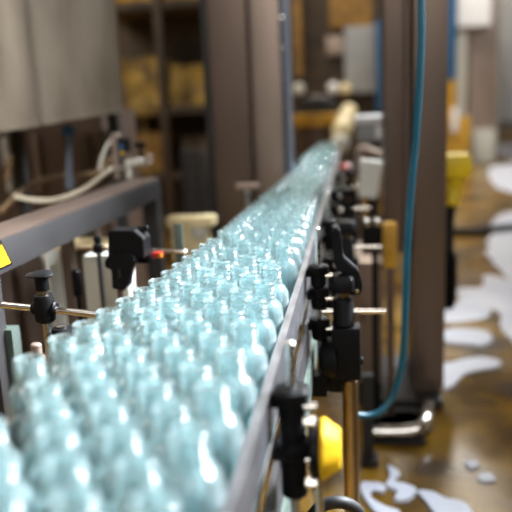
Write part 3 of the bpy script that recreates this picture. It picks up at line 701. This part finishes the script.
# ------------------------------------------------------------------ puddle reflections on the wet floor, painted as white patches
def glare(zoom, pts, lab):  # white stands in for light mirrored by puddles; lowest streaks also froth
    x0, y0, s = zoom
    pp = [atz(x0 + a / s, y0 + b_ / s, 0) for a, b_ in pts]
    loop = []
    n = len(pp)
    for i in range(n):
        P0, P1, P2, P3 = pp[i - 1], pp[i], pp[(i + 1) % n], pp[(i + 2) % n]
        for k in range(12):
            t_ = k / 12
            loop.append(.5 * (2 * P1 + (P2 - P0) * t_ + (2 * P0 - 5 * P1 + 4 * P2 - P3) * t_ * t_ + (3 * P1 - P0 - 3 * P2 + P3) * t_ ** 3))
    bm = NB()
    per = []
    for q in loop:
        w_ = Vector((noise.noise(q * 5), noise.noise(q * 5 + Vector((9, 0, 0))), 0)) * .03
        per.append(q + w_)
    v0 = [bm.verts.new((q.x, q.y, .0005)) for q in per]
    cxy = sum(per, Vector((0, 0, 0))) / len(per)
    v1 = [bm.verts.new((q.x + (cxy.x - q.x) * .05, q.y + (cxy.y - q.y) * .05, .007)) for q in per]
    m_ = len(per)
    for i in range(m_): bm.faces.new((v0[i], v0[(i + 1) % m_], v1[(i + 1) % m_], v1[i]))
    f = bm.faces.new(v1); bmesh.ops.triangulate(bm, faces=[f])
    tag(obj('painted_glare_patch', bm, glarem), lab, 'glare', 'painted glare and foam patches on the floor')
Z1 = (384, 228, 4.0); Z2 = (340, 384, 4.0); Z3 = (384, 100, 4.0)
glare(Z1, [(425, 30), (470, 14), (560, 10), (600, 190), (600, 400), (520, 470), (490, 420), (470, 365), (430, 325), (415, 355), (330, 372), (225, 372), (225, 325), (285, 305), (300, 250), (385, 240), (395, 195), (440, 190), (495, 212), (490, 190), (420, 120)], 'largest painted white glare patch, right of the column at mid height')
glare(Z1, [(225, 415), (310, 402), (415, 415), (412, 470), (330, 470), (225, 460)], 'second painted white glare patch below the largest one beside the column')
glare((384, 356, 4.0), [(225, 40), (270, 25), (330, 10), (400, 5), (465, 20), (450, 45), (390, 60), (340, 80), (280, 125), (225, 130)], 'slanting painted white glare patch right of the column above the elbow pipe')
glare(Z2, [(95, 405), (165, 395), (200, 410), (195, 440), (150, 435), (140, 465), (200, 500), (250, 520), (170, 530), (110, 470)], 'hook-shaped painted glare and foam streak at the bottom beside the black leg')
glare(Z2, [(190, 318), (225, 330), (245, 352), (230, 385), (280, 405), (325, 435), (290, 475), (235, 475), (250, 440), (200, 410), (205, 365)], 'thin painted glare and foam streak below the elbow pipe')
glare(Z2, [(325, 440), (380, 445), (440, 470), (500, 478), (530, 500), (520, 560), (400, 560), (370, 520), (350, 480)], 'painted glare and foam patch at the bottom edge right of the hook-shaped streak')
glare(Z2, [(495, 330), (540, 325), (560, 345), (520, 358)], 'small painted glare spot on the floor at lower right')
glare((384, 384, 4.0), [(375, 385), (425, 372), (440, 400), (385, 408)], 'small painted glare spot near the bottom right corner')
glare(Z3, [(445, 195), (500, 160), (600, 160), (600, 232), (470, 226)], 'far pale painted glare patch at the right edge below the tank')
glare(Z3, [(420, 275), (500, 255), (600, 255), (600, 360), (450, 350)], 'middle pale painted glare patch at the right edge beside the yellow tool')
glare(Z3, [(430, 490), (480, 455), (600, 440), (600, 500), (450, 515)], 'narrow painted glare patch at the right edge above the dark floor hose')

# ------------------------------------------------------------------ light
def area(name, loc, size, power, col, target, spread=180):
    l = bpy.data.lights.new(name, 'AREA'); l.shape = 'RECTANGLE'; l.size, l.size_y = size; l.energy = power; l.color = col; l.spread = math.radians(spread)
    o = bpy.data.objects.new(name, l); COL.objects.link(o); o.location = loc
    o.rotation_euler = (Vector(target) - Vector(loc)).to_track_quat('-Z', 'Y').to_euler()
area('fill_left', (-3.2, .5, 5.5), (2.5, 3.0), 90, (1, .95, .88), (-1.6, 2.0, .8))  # unseen broad fill, added to raise the ambient light
area('skylight_right', (4.5, 7, 5.4), (3, 4), 105, (.88, .94, 1), (2, 7, 0))
area('skylight_far', (.5, 10, 5.6), (5, 3), 300, (1, .91, .78), (.3, 10, 0))
area('window_left', (-4.5, 4.5, 4.5), (2, 2), 95, (1, .88, .7), (-1.4, 5, 1))
area('fill_behind', (.3, -3.7, 3.2), (4.5, 2.2), 42, (1, .96, .90), (0, 3, 1.6), 120)  # unseen fill added behind the camera for the pillar and column fronts
area('aimed_light', (1.35, 2.7, 2.9), (.7, 1.8), 19, (.88, .94, 1), (-.6, .9, .75), 27)
area('aimed_light', (2.3, 1.9, 3.0), (.7, 1.8), 27, (.88, .94, 1), (-.6, .5, .75), 29)
area('aimed_light', (-.5, -.7, 2.6), (.4, 1.2), 8, (1, .97, .92), (-1.38, 1.85, 1.35), 28)  # unseen fill added to brighten the hopper
area('aimed_light', (1.3, 5.2, 3.8), (.7, 1.8), 13, (.88, .94, 1), (-.45, 2.8, .7), 28)
W = bpy.data.worlds.new('world'); SC.world = W; W.use_nodes = True
W.node_tree.nodes['Background'].inputs[0].default_value = (.8, .85, .9, 1); W.node_tree.nodes['Background'].inputs[1].default_value = .5

# ------------------------------------------------------------------ render settings that belong to the look
SC.view_settings.view_transform = 'Standard'; SC.view_settings.look = 'None'; SC.view_settings.gamma = 1; SC.view_settings.use_curve_mapping = False
SC.view_settings.exposure = 0.85
SC.cycles.max_bounces = 24; SC.cycles.transmission_bounces = 20; SC.cycles.glossy_bounces = 6; SC.cycles.diffuse_bounces = 4
SC.cycles.use_denoising = True; SC.cycles.sample_clamp_indirect = 6
SC.cycles.caustics_reflective = True; SC.cycles.caustics_refractive = True
